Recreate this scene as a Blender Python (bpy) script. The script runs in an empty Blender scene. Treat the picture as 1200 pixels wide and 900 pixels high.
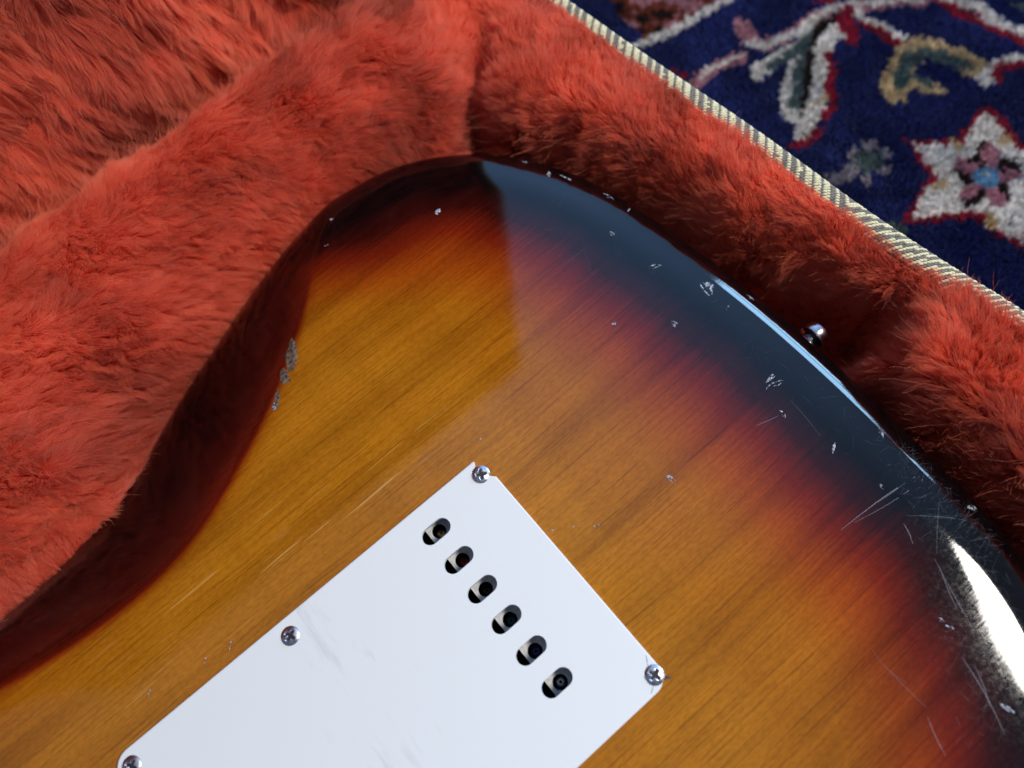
import bpy, math, random
import numpy as np
from mathutils import Matrix, Vector
from mathutils.geometry import delaunay_2d_cdt

rng = np.random.default_rng(11)
random.seed(11)
SC = bpy.context.scene
COL = SC.collection

# ---------------------------------------------------------------- frame
# millimetres, X = along the guitar towards its tail, Y = towards the hinge side of the
# case, Z = up, 0 at the guitar's back.  mm() turns this into metres above the rug.
Z0 = 84.0
def mm(v):
    v = np.asarray(v, float).reshape(-1, 3).copy()
    v[:, 2] += Z0
    return v * 0.001

# ---------------------------------------------------------------- camera
F_PX, CAM_H = 906.0, 226.7
_n = np.array([-0.086, 0.350, 0.933]); _n /= np.linalg.norm(_n)
_x = np.array([1.0, 0, 0]) - _n[0] * _n; _x /= np.linalg.norm(_x)
_y = np.cross(_n, _x)
_ca, _sa = math.cos(math.radians(39.92)), math.sin(math.radians(39.92))
ROT = np.array([[_ca, _sa, 0], [-_sa, _ca, 0], [0, 0, 1]]) @ np.array([_x, _y, _n])
CAM = np.array([0, -25.0, CAM_H])
def pix(u, v, z=0.0):
    """photo pixel -> point on the horizontal plane z (mm)"""
    d = ROT @ np.array([(u - 600) / F_PX, -(v - 450) / F_PX, -1.0])
    return CAM + d * ((z - CAM_H) / d[2])
def pxs(L, z=0.0):
    return [tuple(pix(u, v, z)[:2]) for u, v in L]

cam_d = bpy.data.cameras.new("camera")
cam = bpy.data.objects.new("camera", cam_d); COL.objects.link(cam)
cam_d.sensor_width = 36.0; cam_d.lens = F_PX / 1200 * 36.0
cam_d.clip_start = 0.01; cam_d.clip_end = 50
M4 = Matrix(ROT.tolist()).to_4x4()
M4.translation = Vector(mm(CAM)[0])
cam.matrix_world = M4
cam_d.dof.use_dof = True
cam_d.dof.focus_distance = float(np.linalg.norm(pix(640, 480) - CAM)) * 0.001
cam_d.dof.aperture_fstop = 7.0
SC.camera = cam

# ---------------------------------------------------------------- light
W = bpy.data.worlds.new("World"); SC.world = W; W.use_nodes = True
bg = W.node_tree.nodes["Background"]
bg.inputs[0].default_value = (0.40, 0.52, 0.78, 1); bg.inputs[1].default_value = 0.30

def area(name, d, dist, sx, sy, radiance, color, target=(60, 20, 0), roll=0.0):
    d = np.array(d, float); d /= np.linalg.norm(d)
    L = bpy.data.lights.new(name, 'AREA'); L.shape = 'RECTANGLE'; L.size = sx; L.size_y = sy
    L.color = color; L.energy = radiance * math.pi * sx * sy
    if 'roof' in name: L.shape = 'ELLIPSE'
    o = bpy.data.objects.new(name, L); COL.objects.link(o)
    t = Vector(mm(target)[0]); p = t + Vector(d) * dist
    q = (t - p).to_track_quat('-Z', 'Y')
    m = q.to_matrix().to_4x4() @ Matrix.Rotation(roll, 4, 'Z'); m.translation = p
    o.matrix_world = m
    return o
area("roof_window_light", (0.428, -0.300, 0.853), 1.5, 0.40, 0.29, 53, (1.0, 0.955, 0.89), (105, -60, 0))
area("window_light", (0.95, 0.075, 0.200), 2.4, 1.05, 0.40, 14, (0.36, 0.67, 1.0), (118, 0, 0))
area("window_light", (0.95, 0.075, 0.400), 2.4, 1.05, 0.40, 14, (0.36, 0.67, 1.0), (118, 0, 0))
sheen_panel = area("sheen_panel_light", (0.56, 0.52, 0.60), 2.2, 6.0, 6.0, 0.36, (0.24, 0.50, 1.0), (0, 0, 0))  # added unseen panel: blue room bounce, shaped to give the lacquer its sheen
sheen_panel.data.spread = math.radians(92)

vs = SC.view_settings
vs.view_transform = 'Standard'; vs.look = 'None'; vs.exposure = 0.13; vs.gamma = 1.0
vs.use_curve_mapping = False
SC.render.engine = 'CYCLES'
SC.cycles.use_denoising = True
SC.cycles.max_bounces = 6; SC.cycles.transmission_bounces = 4; SC.cycles.adaptive_threshold = 0.025
SC.cycles.diffuse_bounces = 3; SC.cycles.glossy_bounces = 4; SC.cycles.transparent_max_bounces = 8
SC.cycles.caustics_reflective = False; SC.cycles.caustics_refractive = False
SC.cycles_curves.shape = 'RIBBONS'

# ---------------------------------------------------------------- helpers
def empty(name, loc=(0, 0, 0)):
    o = bpy.data.objects.new(name, None); COL.objects.link(o)
    o.location = Vector(mm(loc)[0]); o.empty_display_size = 0.02
    return o
def put(o, parent):
    if parent is not None:
        o.parent = parent
        o.matrix_parent_inverse = Matrix.Translation(parent.matrix_world.translation if False else _wloc(parent)).inverted()
    return o
def _wloc(o):
    v = Vector(o.location)
    return v if o.parent is None else v
def meshobj(name, V, F, mat, parent=None, smooth=True, origin=None, conv=True):
    V = mm(V) if conv else np.asarray(V, float)
    me = bpy.data.meshes.new(name)
    if origin is not None:
        og = mm(origin)[0]; V = V - og
    me.from_pydata(V.tolist(), [], [list(map(int, f)) for f in F])
    me.update()
    if smooth:
        me.polygons.foreach_set("use_smooth", [True] * len(me.polygons))
    for m in (mat if isinstance(mat, (list, tuple)) else [mat]):
        me.materials.append(m)
    o = bpy.data.objects.new(name, me); COL.objects.link(o)
    if origin is not None: o.location = Vector(og)
    return put(o, parent)
def tag(o, label, cat, group=None):
    o["label"] = label; o["category"] = cat
    if group: o["group"] = group
    return o

class Mat:
    def __init__(s, name):
        s.m = bpy.data.materials.new(name); s.m.use_nodes = True
        s.t = s.m.node_tree; s.p = s.t.nodes.get("Principled BSDF")
        s.out = s.t.nodes.get("Material Output")
    def n(s, typ, **k):
        nd = s.t.nodes.new(typ)
        for a, b in k.items():
            if a.startswith("i_"):
                key = a[2:]
                key = int(key) if key.isdigit() else key.replace("_", " ")
                nd.inputs[key].default_value = b
            else: setattr(nd, a, b)
        return nd
    def l(s, a, b):
        s.t.links.new(a, b)
    def ramp(s, fac, stops, interp='LINEAR'):
        r = s.n('ShaderNodeValToRGB'); cr = r.color_ramp; cr.interpolation = interp
        while len(cr.elements) < len(stops): cr.elements.new(0.5)
        for e, (p, c) in zip(cr.elements, stops):
            e.position = p; e.color = (c if len(c) == 4 else (*c, 1)) if hasattr(c, '__len__') else (c, c, c, 1)
        s.l(fac, r.inputs[0]); return r.outputs[0]
    def math(s, op, a, b=None, clamp=False):
        nd = s.n('ShaderNodeMath', operation=op, use_clamp=clamp)
        for i, v in enumerate((a, b)):
            if v is None: continue
            if hasattr(v, 'is_linked'): s.l(v, nd.inputs[i])
            else: nd.inputs[i].default_value = v
        return nd.outputs[0]
    def mix(s, fac, a, b, blend='MIX'):
        nd = s.n('ShaderNodeMix', data_type='RGBA', blend_type=blend)
        for i, v in ((0, fac), (6, a), (7, b)):
            if hasattr(v, 'is_linked'): s.l(v, nd.inputs[i])
            else: nd.inputs[i].default_value = v if i == 0 else ((*v, 1) if len(v) == 3 else v)
        return nd.outputs[2]
    def coords(s, scale, kind='Object', rot=(0, 0, 0), loc=(0, 0, 0)):
        tc = s.n('ShaderNodeTexCoord'); mp = s.n('ShaderNodeMapping')
        mp.inputs['Scale'].default_value = scale; mp.inputs['Rotation'].default_value = rot
        mp.inputs['Location'].default_value = loc
        s.l(tc.outputs[kind], mp.inputs[0]); return mp.outputs[0]
    def noise(s, vec, scale, detail=3, rough=0.5, dist=0.0):
        nd = s.n('ShaderNodeTexNoise'); nd.inputs['Scale'].default_value = scale
        nd.inputs['Detail'].default_value = detail; nd.inputs['Roughness'].default_value = rough
        nd.inputs['Distortion'].default_value = dist
        s.l(vec, nd.inputs['Vector']); return nd.outputs[0]
def simple(name, col, rough=0.5, metal=0.0, **k):
    M = Mat(name); M.p.inputs['Base Color'].default_value = (*col, 1)
    M.p.inputs['Roughness'].default_value = rough; M.p.inputs['Metallic'].default_value = metal
    for a, b in k.items(): M.p.inputs[a.replace('_', ' ')].default_value = b
    return M.m

# smooth value noise on arbitrary points (numpy)
_perm = rng.random((64, 64, 8))
def vnoise(x, y, ch=0):
    xi = np.floor(x).astype(int); yi = np.floor(y).astype(int)
    fx = x - xi; fy = y - yi
    fx = fx * fx * (3 - 2 * fx); fy = fy * fy * (3 - 2 * fy)
    g = lambda i, j: _perm[(xi + i) % 64, (yi + j) % 64, ch]
    return (g(0, 0) * (1 - fx) + g(1, 0) * fx) * (1 - fy) + (g(0, 1) * (1 - fx) + g(1, 1) * fx) * fy - 0.5
def fbm(x, y, ch=0):
    return vnoise(x, y, ch) + 0.5 * vnoise(x * 2.1 + 7, y * 2.1 + 3, ch) + 0.25 * vnoise(x * 4.3 + 1, y * 4.3 + 9, ch)

def catmull(P, closed=True, step=2.0):
    P = np.array(P, float); n = len(P); out = []
    rngk = range(n) if closed else range(n - 1)
    for i in rngk:
        if closed: p0, p1, p2, p3 = P[i - 1], P[i], P[(i + 1) % n], P[(i + 2) % n]
        else: p0, p1, p2, p3 = P[max(i - 1, 0)], P[i], P[i + 1], P[min(i + 2, n - 1)]
        m = max(2, int(np.linalg.norm(p2 - p1) / 0.5))
        t = np.linspace(0, 1, m, endpoint=False)[:, None]
        out.append(0.5 * (2 * p1 + (p2 - p0) * t + (2 * p0 - 5 * p1 + 4 * p2 - p3) * t ** 2 + (3 * p1 - p0 - 3 * p2 + p3) * t ** 3))
    Q = np.vstack(out + ([] if closed else [P[-1:]]))
    R = np.vstack([Q, Q[:1]]) if closed else Q
    s = np.r_[0, np.cumsum(np.linalg.norm(np.diff(R, axis=0), axis=1))]
    k = int(s[-1] / step); t = np.linspace(0, s[-1], k, endpoint=not closed)
    return np.c_[np.interp(t, s, R[:, 0]), np.interp(t, s, R[:, 1])]
def smooth_closed(P, sig):
    k = np.arange(-3 * sig, 3 * sig + 1); w = np.exp(-k ** 2 / (2 * sig ** 2)); w /= w.sum()
    return sum(wi * np.roll(P, int(ki), axis=0) for ki, wi in zip(k, w))
def normals2(P):
    T = np.roll(P, -1, 0) - np.roll(P, 1, 0); T /= np.linalg.norm(T, axis=1)[:, None]
    N = np.c_[T[:, 1], -T[:, 0]]
    return N
def seg_dist(X, P, closed=True):
    """distance from points X to polyline P, chunked"""
    A = P; B = np.roll(P, -1, 0)
    if not closed: A, B = P[:-1], P[1:]
    D = B - A; L2 = (D ** 2).sum(1) + 1e-12
    out = np.empty(len(X))
    for i in range(0, len(X), 4000):
        x = X[i:i + 4000, None, :]
        t = np.clip(((x - A) * D).sum(2) / L2, 0, 1)
        out[i:i + 4000] = np.sqrt((((A + t[..., None] * D) - x) ** 2).sum(2).min(1))
    return out
def inside(X, P):
    r = np.zeros(len(X), bool); x, y = X[:, 0], X[:, 1]
    for (x1, y1), (x2, y2) in zip(P, np.roll(P, -1, 0)):
        if y1 == y2: continue
        c = ((y1 > y) != (y2 > y)) & (x < (x2 - x1) * (y - y1) / (y2 - y1) + x1)
        r ^= c
    return r

# ---------------------------------------------------------------- body outline (seen in the photograph, then the usual shape)
SIL = [(0, 712), (60, 665), (110, 605), (160, 540), (210, 460), (270, 370), (330, 290), (380, 240), (430, 205), (480, 188),
       (540, 180), (600, 185), (660, 200), (720, 230), (800, 285), (880, 345), (950, 405), (1020, 470), (1090, 540),
       (1150, 600), (1200, 660)]
crA = np.array([-260, -225, -200, -170, -140, -111, -88, -65, -44, -23, -3, 18.6, 32.6, 45, 60, 130])
crB = np.array([190, 150, 118, 92, 79.5, 75, 73.6, 77, 86, 97.4, 111.6, 130.4, 146, 168, 200, 330])
_ca_f = np.linspace(-260, 130, 400)
_cb_f = np.interp(_ca_f, crA, crB)
for _ in range(3): _cb_f[8:-8] = np.convolve(_cb_f, np.ones(17) / 17, 'same')[8:-8]
def crease_dist(x, y):
    c = np.interp(x, _ca_f, _cb_f); sl = np.interp(x, _ca_f, np.gradient(_cb_f, _ca_f))
    return (y - c) / np.sqrt(1 + sl ** 2)
def belly(x, y):
    e = crease_dist(x, y)
    k = 1.3
    sp = k * np.logaddexp(0, e / k)
    return np.where(y > 20, 0.46 * sp, 0.0)
vis = pxs(SIL, -5.0)
for _ in range(3):
    vis = [tuple(pix(u, v, -5.0 - float(belly(np.array(p[0]), np.array(p[1]))))[:2]) for (u, v), p in zip(SIL, vis)]
# refined below where the belly contour drops the edge
hid = [(104, -107), (88, -129), (66, -146), (40, -154), (10, -151), (-25, -140), (-65, -122), (-105, -108), (-140, -108),
       (-175, -117), (-210, -124), (-240, -118), (-262, -100), (-258, -82), (-235, -62), (-212, -45), (-206, -28), (-206, 28),
       (-215, 45), (-232, 60), (-262, 78), (-292, 98), (-300, 115), (-288, 130), (-255, 136), (-215, 130), (-175, 115), (-148, 106)]
OUT = catmull(vis + hid, True, 1.5)
OUT = smooth_closed(OUT, 7)
if np.sum(OUT[:, 0] * np.roll(OUT[:, 1], -1) - np.roll(OUT[:, 0], -1) * OUT[:, 1]) < 0: OUT = OUT[::-1].copy()
ON = normals2(OUT)
OUT = OUT + ON * (0.8 + 2.8 * np.clip(ON[:, :1] + 0.25, 0, 1))
ON = normals2(OUT)
RO = 12.0; RD = 22.0      # depth of the round-over, and how far in it reaches
def roundover(d):
    t = np.clip(1 - np.asarray(d, float) / RD, 0, 1)
    return RO * (1 - np.sqrt(np.maximum(0, 1 - t ** 2.6)))
def body_z(X):
    X = np.asarray(X, float).reshape(-1, 2)
    d = seg_dist(X, OUT)
    return -belly(X[:, 0], X[:, 1]) - roundover(d)

def burst_val(X, d):
    # the spray is wider round the tail than along the belly contour
    tail = np.clip((X[:, 0] + 5) / 55, 0, 1); tail = tail * tail * (3 - 2 * tail)
    right = np.clip((-X[:, 1] - 40) / 60, 0, 1)
    s = 0.90 + 0.80 * tail + 0.10 * right
    v = d / s + 2.0 * fbm(X[:, 0] / 55, X[:, 1] / 40, 1)
    # the belly contour is sprayed dark up to its crease, with its shade painted in too
    e = crease_dist(X[:, 0], X[:, 1])
    lim = 66 - 44.5 * np.clip((e + 5.0) / 7.5, 0, 1) - 0.50 * np.maximum(e - 3, 0)
    return np.where(X[:, 1] > 20, np.minimum(v, lim), v)

# ---------------------------------------------------------------- materials
def wood_material():
    M = Mat("sunburst_lacquer"); p = M.p
    at = M.n('ShaderNodeAttribute', attribute_name='burst')
    # X of the object runs along the grain
    warp = M.noise(M.coords((14, 14, 14)), 1.0, 2)
    tc = M.n('ShaderNodeTexCoord')
    off = M.n('ShaderNodeVectorMath', operation='MULTIPLY_ADD')
    cmb = M.n('ShaderNodeCombineXYZ'); M.l(warp, cmb.inputs[1])
    M.l(cmb.outputs[0], off.inputs[0]); off.inputs[1].default_value = (0, 0.004, 0); M.l(tc.outputs['Object'], off.inputs[2])
    def g(scale, loc=(0, 0, 0), **k):
        mp = M.n('ShaderNodeMapping'); mp.inputs['Scale'].default_value = scale; mp.inputs['Location'].default_value = loc
        M.l(off.outputs[0], mp.inputs[0]); return M.noise(mp.outputs[0], 1.0, **k)
    broad = g((5, 70, 1), detail=3, rough=0.55)
    fine = g((17, 1150, 1), detail=4, rough=0.6)
    pore = g((34, 1700, 1), (3, 1, 0), detail=2, rough=0.5)
    speck = g((500, 1100, 1), (1, 8, 0), detail=2)
    crackn = g((34, 900, 1), (9, 4, 0), detail=2, rough=0.4)
    crackm = g((9, 30, 1), (2, 7, 0), detail=1)
    # burst edge pulled along the grain
    bfac = M.math('ADD', at.outputs['Fac'], M.math('MULTIPLY', M.math('SUBTRACT', fine, 0.5), 3.5))
    bfac = M.math('ADD', bfac, M.math('MULTIPLY', M.math('SUBTRACT', broad, 0.5), 4.0))
    bfac = M.math('DIVIDE', bfac, 70.0)
    burst = M.ramp(bfac, [(0.0, (0.0018, 0.0016, 0.0022)), (0.18, (0.0022, 0.0016, 0.0020)), (0.26, (0.030, 0.0028, 0.0022)),
                          (0.345, (0.155, 0.0115, 0.0028)), (0.44, (0.285, 0.048, 0.0032)), (0.58, (0.35, 0.106, 0.0046)),
                          (1.0, (0.40, 0.142, 0.0075))])
    shade = M.ramp(broad, [(0.28, (0.66, 0.60, 0.52)), (0.48, (1, 1, 1)), (0.66, (1.16, 1.16, 1.1)), (0.8, (0.92, 0.9, 0.86))])
    c = M.mix(1.0, burst, shade, 'MULTIPLY')
    sh2 = M.ramp(fine, [(0.30, (0.70, 0.65, 0.56)), (0.52, (1, 1, 1)), (0.75, (1.10, 1.11, 1.12))])
    c = M.mix(0.65, c, sh2, 'MULTIPLY')
    sh3 = M.ramp(pore, [(0.30, (0.50, 0.42, 0.32)), (0.42, (1, 1, 1))])
    c = M.mix(0.6, c, sh3, 'MULTIPLY')
    fig = g((75, 14, 1), (5, 2, 0), detail=2, rough=0.5)
    c = M.mix(0.3, c, M.ramp(fig, [(0.32, (0.80, 0.76, 0.70)), (0.5, (1, 1, 1)), (0.68, (1.12, 1.12, 1.1))]), 'MULTIPLY')
    sh4 = M.ramp(speck, [(0.34, (0.8, 0.76, 0.7)), (0.6, (1.08, 1.08, 1.1))])
    c = M.mix(0.6, c, sh4, 'MULTIPLY')
    # pale checks in the lacquer, only beside the cover and off the belly contour
    cm = M.math('MULTIPLY', M.ramp(crackn, [(0.64, 0.0), (0.69, 1.0)]), M.ramp(crackm, [(0.48, 0.0), (0.60, 1.0)]))
    cm = M.math('MULTIPLY', cm, M.ramp(bfac, [(0.50, 0.0), (0.62, 1.0)]))
    sep = M.n('ShaderNodeSeparateXYZ'); M.l(tc.outputs['Object'], sep.inputs[0])
    yr = M.math('MULTIPLY', sep.outputs[1], 10.0)
    cm = M.math('MULTIPLY', cm, M.ramp(yr, [(0.36, 0.0), (0.44, 1.0), (0.66, 1.0), (0.80, 0.0)]))
    cm = M.math('MULTIPLY', cm, M.ramp(M.math('ADD', M.math('MULTIPLY', sep.outputs[0], -5.0), 0.5), [(0.36, 0.0), (0.50, 1.0)]))
    c = M.mix(M.math('MULTIPLY', cm, 0.42), c, (0.72, 0.42, 0.13))
    M.l(c, p.inputs['Base Color'])
    p.inputs['Roughness'].default_value = 0.55; p.inputs['Specular IOR Level'].default_value = 0.0
    p.inputs['Coat Weight'].default_value = 1.0; p.inputs['Coat IOR'].default_value = 1.52
    rn = M.noise(M.coords((900, 900, 900)), 1.0, 3)
    M.l(M.ramp(rn, [(0.3, 0.03), (0.7, 0.07)]), p.inputs['Coat Roughness'])
    bmp = M.n('ShaderNodeBump'); bmp.inputs['Strength'].default_value = 0.09; bmp.inputs['Distance'].default_value = 0.0004
    M.l(M.math('ADD', M.noise(M.coords((55, 55, 55)), 1.0, 2), M.math('MULTIPLY', fine, 0.15)), bmp.inputs['Height'])
    M.l(bmp.outputs[0], p.inputs['Coat Normal'])
    return M.m
MAT_WOOD = wood_material()

def plate_material():
    M = Mat("white_plastic"); p = M.p
    st = M.noise(M.coords((40, 16, 30), rot=(0, 0, 0.5)), 1.0, 4, 0.6)
    sm = M.noise(M.coords((300, 40, 30), rot=(0, 0, -0.1), loc=(3, 1, 0)), 1.0, 3, 0.6)
    msk = M.math('MULTIPLY', M.ramp(st, [(0.60, 0.0), (0.72, 1.0)]), M.ramp(sm, [(0.52, 0.0), (0.62, 1.0)]))
    c = M.mix(M.math('MULTIPLY', msk, 0.42), (0.80, 0.795, 0.77), (0.45, 0.44, 0.44))
    M.l(c, p.inputs['Base Color'])
    p.inputs['Roughness'].default_value = 0.30; p.inputs['Specular IOR Level'].default_value = 0.4
    p.inputs['Subsurface Weight'].default_value = 0.0
    bmp = M.n('ShaderNodeBump'); bmp.inputs['Strength'].default_value = 0.06; bmp.inputs['Distance'].default_value = 0.0003
    M.l(M.noise(M.coords((35, 35, 35)), 1.0, 3), bmp.inputs['Height']); M.l(bmp.outputs[0], p.inputs['Normal'])
    return M.m
MAT_PLATE = plate_material()
def metal_material(name, col, r0, r1, sc=600):
    M = Mat(name); p = M.p; p.inputs['Metallic'].default_value = 1.0
    n = M.noise(M.coords((sc, sc, sc)), 1.0, 4, 0.6)
    M.l(M.ramp(n, [(0.35, r0), (0.7, r1)]), p.inputs['Roughness'])
    M.l(M.ramp(n, [(0.3, [x * 0.72 for x in col]), (0.6, col)]), p.inputs['Base Color'])
    return M.m
MAT_CHROME = metal_material("nickel_plated_steel", (0.62, 0.60, 0.62), 0.20, 0.42)
MAT_BUTTON = metal_material("chrome", (0.60, 0.58, 0.60), 0.12, 0.26)
MAT_BLOCK = metal_material("grey_cast_block", (0.80, 0.80, 0.80), 0.45, 0.65, 900)
MAT_BLOCK.node_tree.nodes["Principled BSDF"].inputs['Metallic'].default_value = 0.1
MAT_CAVITY = simple("dark_cavity_paint", (0.006, 0.006, 0.009), 0.7)
MAT_RECESS_SHADE = simple("painted_recess_shade", (0.02, 0.018, 0.02), 0.6)  # near-black colour that paints shade into the cross recess of the screws
MAT_CRACK = simple("dark_crack", (0.05, 0.05, 0.07), 0.8)
def hair_material(name, base, tipcol, rough=0.42):
    M = Mat(name); t = M.t
    t.nodes.remove(M.p)
    dif = M.n('ShaderNodeBsdfDiffuse'); trl = M.n('ShaderNodeBsdfTranslucent')
    hr = M.n('ShaderNodeBsdfHair'); hr.component = 'Reflection'
    hr.inputs['RoughnessU'].default_value = rough; hr.inputs['RoughnessV'].default_value = 0.8
    m1 = M.n('ShaderNodeMixShader'); m1.inputs[0].default_value = 0.46
    m2 = M.n('ShaderNodeMixShader'); m2.inputs[0].default_value = 0.14
    M.l(dif.outputs[0], m1.inputs[1]); M.l(trl.outputs[0], m1.inputs[2]); M.l(m1.outputs[0], m2.inputs[1]); M.l(hr.outputs[0], m2.inputs[2])
    info = M.n('ShaderNodeHairInfo')
    rnd = M.n('ShaderNodeAttribute', attribute_name='tint')
    c = M.ramp(info.outputs['Intercept'], [(0.0, base), (1.0, tipcol)])
    v = M.ramp(rnd.outputs['Fac'], [(0.0, (0.55, 0.46, 0.46)), (0.5, (1, 1, 1)), (1.0, (1.15, 1.7, 1.8))])
    cc = M.mix(1.0, c, v, 'MULTIPLY')
    M.l(cc, dif.inputs[0]); M.l(cc, trl.inputs[0])
    hr.inputs['Color'].default_value = (0.95, 0.55, 0.50, 1)
    M.l(m2.outputs[0], M.out.inputs['Surface'])
    return M.m
MAT_FUR = hair_material("red_plush_fur", (0.93, 0.084, 0.026), (1.0, 0.24, 0.115), 0.36)
MAT_FURBASE = simple("red_plush_backing", (0.34, 0.020, 0.009), 0.95, Specular_IOR_Level=0.05)
def tweed_material():
    M = Mat("tweed_cloth")
    w = M.n('ShaderNodeTexWave', wave_type='BANDS', bands_direction='DIAGONAL'); w.inputs['Scale'].default_value = 130
    w.inputs['Distortion'].default_value = 1.5
    M.l(M.coords((1, 1, 1)), w.inputs['Vector'])
    n = M.noise(M.coords((700, 700, 700)), 1.0, 2)
    c = M.mix(M.ramp(w.outputs['Fac'], [(0.42, 0.0), (0.55, 1.0)]), (0.16, 0.13, 0.12), (0.52, 0.45, 0.29))
    M.l(M.mix(0.6, c, M.ramp(n, [(0.3, 0.6), (0.7, 1.15)]), 'MULTIPLY'), M.p.inputs['Base Color'])
    M.p.inputs['Roughness'].default_value = 0.8
    return M.m
MAT_TWEED = tweed_material()
def yarn(name, c0, c1):
    M = Mat(name); n = M.noise(M.coords((900, 900, 900)), 1.0, 3)
    M.l(M.ramp(n, [(0.3, c0), (0.7, c1)]), M.p.inputs['Base Color']); M.p.inputs['Roughness'].default_value = 0.75
    M.p.inputs['Specular IOR Level'].default_value = 0.2
    return M.m
MAT_YARN_C = yarn("cream_yarn", (0.62, 0.54, 0.30), (0.86, 0.78, 0.52))
MAT_YARN_G = yarn("grey_yarn", (0.15, 0.135, 0.11), (0.26, 0.235, 0.19))
def lacquer_chip():
    M = Mat("crazed_lacquer")
    n = M.noise(M.coords((1600, 1600, 1600)), 1.0, 3, 0.6)
    M.l(M.ramp(n, [(0.38, (0.05, 0.05, 0.06)), (0.52, (0.36, 0.38, 0.43)), (0.68, (0.72, 0.75, 0.80))]), M.p.inputs['Base Color'])
    M.p.inputs['Roughness'].default_value = 0.25
    tr = M.n('ShaderNodeBsdfTransparent'); mx = M.n('ShaderNodeMixShader')
    M.l(M.ramp(M.noise(M.coords((900, 900, 900), loc=(4, 2, 1)), 1.0, 2), [(0.40, 0.0), (0.51, 0.95)]), mx.inputs[0])
    M.l(tr.outputs[0], mx.inputs[1]); M.l(M.p.outputs[0], mx.inputs[2]); M.l(mx.outputs[0], M.out.inputs['Surface'])
    return M.m
MAT_CHIP = lacquer_chip()
def scratch_mat():
    M = Mat("fine_scratch"); M.p.inputs['Base Color'].default_value = (0.50, 0.55, 0.64, 1); M.p.inputs['Roughness'].default_value = 0.35
    tr = M.n('ShaderNodeBsdfTransparent'); mx = M.n('ShaderNodeMixShader')
    at = M.n('ShaderNodeAttribute', attribute_name='fade')
    M.l(at.outputs['Fac'], mx.inputs[0]); M.l(tr.outputs[0], mx.inputs[1]); M.l(M.p.outputs[0], mx.inputs[2])
    M.l(mx.outputs[0], M.out.inputs['Surface']); return M.m
MAT_SCR = scratch_mat()
MAT_WEAR = yarn("worn_bare_wood", (0.035, 0.02, 0.013), (0.24, 0.165, 0.12))

# ---------------------------------------------------------------- the rug
# knots on a 2.1 mm grid; the woven design is set out from the photograph on the rug plane
Z_RUG = -84.0; PILE = 5.0
NAVY, CREAM, CRIM, MAUVE, BROWN, SKY, TEAL, TAN, RUST = range(9); GREY = 9
RUGCOL = np.array([(0.021, 0.034, 0.180), (0.84, 0.78, 0.72), (0.42, 0.016, 0.062), (0.56, 0.29, 0.33), (0.035, 0.012, 0.014),
                   (0.26, 0.45, 0.60), (0.16, 0.22, 0.22), (0.66, 0.52, 0.33), (0.30, 0.07, 0.035), (0.42, 0.37, 0.40)])
KN = 1.7
RX0, RX1, RY0, RY1 = 120, 420, -130, 300
kx = np.arange(RX0, RX1, KN); ky = np.arange(RY0, RY1, KN)
KX, KY = np.meshgrid(kx, ky, indexing='ij')
KP = np.c_[KX.ravel(), KY.ravel()]
KC = np.full(len(KP), NAVY)
ZP = Z_RUG + PILE
def zp(L):  # points of the 780..1200 x 0..315 detail view (2.857x)
    return np.array([pix(780 + a / 2.857, b / 2.857, ZP)[:2] for a, b in L])
MMPZ = 0.142   # mm on the rug for one detail-view pixel, roughly
KJ = KP + rng.normal(0, 0.55, KP.shape)
def stroke(L, w, c, jag=0.8):
    P = zp(L); d = seg_dist(KJ, P, False)
    KC[d < w * MMPZ * (0.92 + 0.16 * jag * rng.random(len(KP)))] = c
def blob(L, c):
    KC[inside(KJ, zp(L))] = c
def disc(cx, cy, r, c, pw=None):
    p = zp([(cx, cy)])[0]; KC[np.linalg.norm(KJ - p, axis=1) < r * MMPZ] = c
# rust medallion with its pale border
blob([(-330, -200), (330, -200), (180, 10), (60, 80), (-60, 125), (-150, 60)], RUST)
m = inside(KJ, zp([(-330, -200), (330, -200), (180, 10), (60, 80), (-60, 125), (-150, 60)]))
q = fbm(KP[:, 0] / 7, KP[:, 1] / 7, 3); KC[m & (q > 0.12)] = BROWN; KC[m & (q < -0.16)] = MAUVE
stroke([(-90, 150), (-20, 120), (60, 85), (120, 40), (200, 0), (330, -80)], 19, CREAM)
# stems and leaves
stroke([(95, 285), (170, 225), (255, 185)], 24, MAUVE); stroke([(120, 255), (190, 212), (260, 180)], 11, CREAM)
stroke([(20, 245), (70, 250)], 12, CRIM)
stroke([(255, 85), (272, 130), (330, 150), (420, 110), (480, 70), (560, 25), (700, 12), (860, -8), (1000, -60)], 28, MAUVE)
stroke([(280, 150), (330, 152), (420, 112), (490, 66), (560, 22), (700, 6), (860, -12)], 17, CREAM)
stroke([(500, 10), (520, -10), (560, 5)], 12, CRIM)
stroke([(310, 240), (360, 205), (440, 160), (500, 95)], 30, CREAM); stroke([(350, 222), (420, 185), (480, 120), (540, 70)], 16, TEAL)
stroke([(430, 385), (425, 300), (445, 220)], 36, CREAM); stroke([(440, 350), (445, 270), (465, 190), (490, 130)], 20, TEAL)
stroke([(590, 45), (520, 90), (495, 170), (480, 260), (470, 330), (480, 400)], 17, BROWN)
stroke([(570, 95), (530, 150), (520, 230), (505, 310), (500, 380), (455, 450)], 27, CREAM)
stroke([(540, 260), (525, 330), (500, 350)], 10, TAN)
stroke([(610, 40), (600, 80), (615, 125)], 30, CRIM); stroke([(570, 100), (585, 125)], 14, CREAM)
stroke([(545, 175), (560, 230), (545, 290), (560, 345), (530, 400)], 14, CRIM); stroke([(435, 485), (480, 470), (520, 435)], 15, CRIM)
stroke([(640, 45), (700, 75), (790, 120)], 16, CREAM); stroke([(670, 80), (720, 105), (775, 140)], 15, CRIM)
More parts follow.
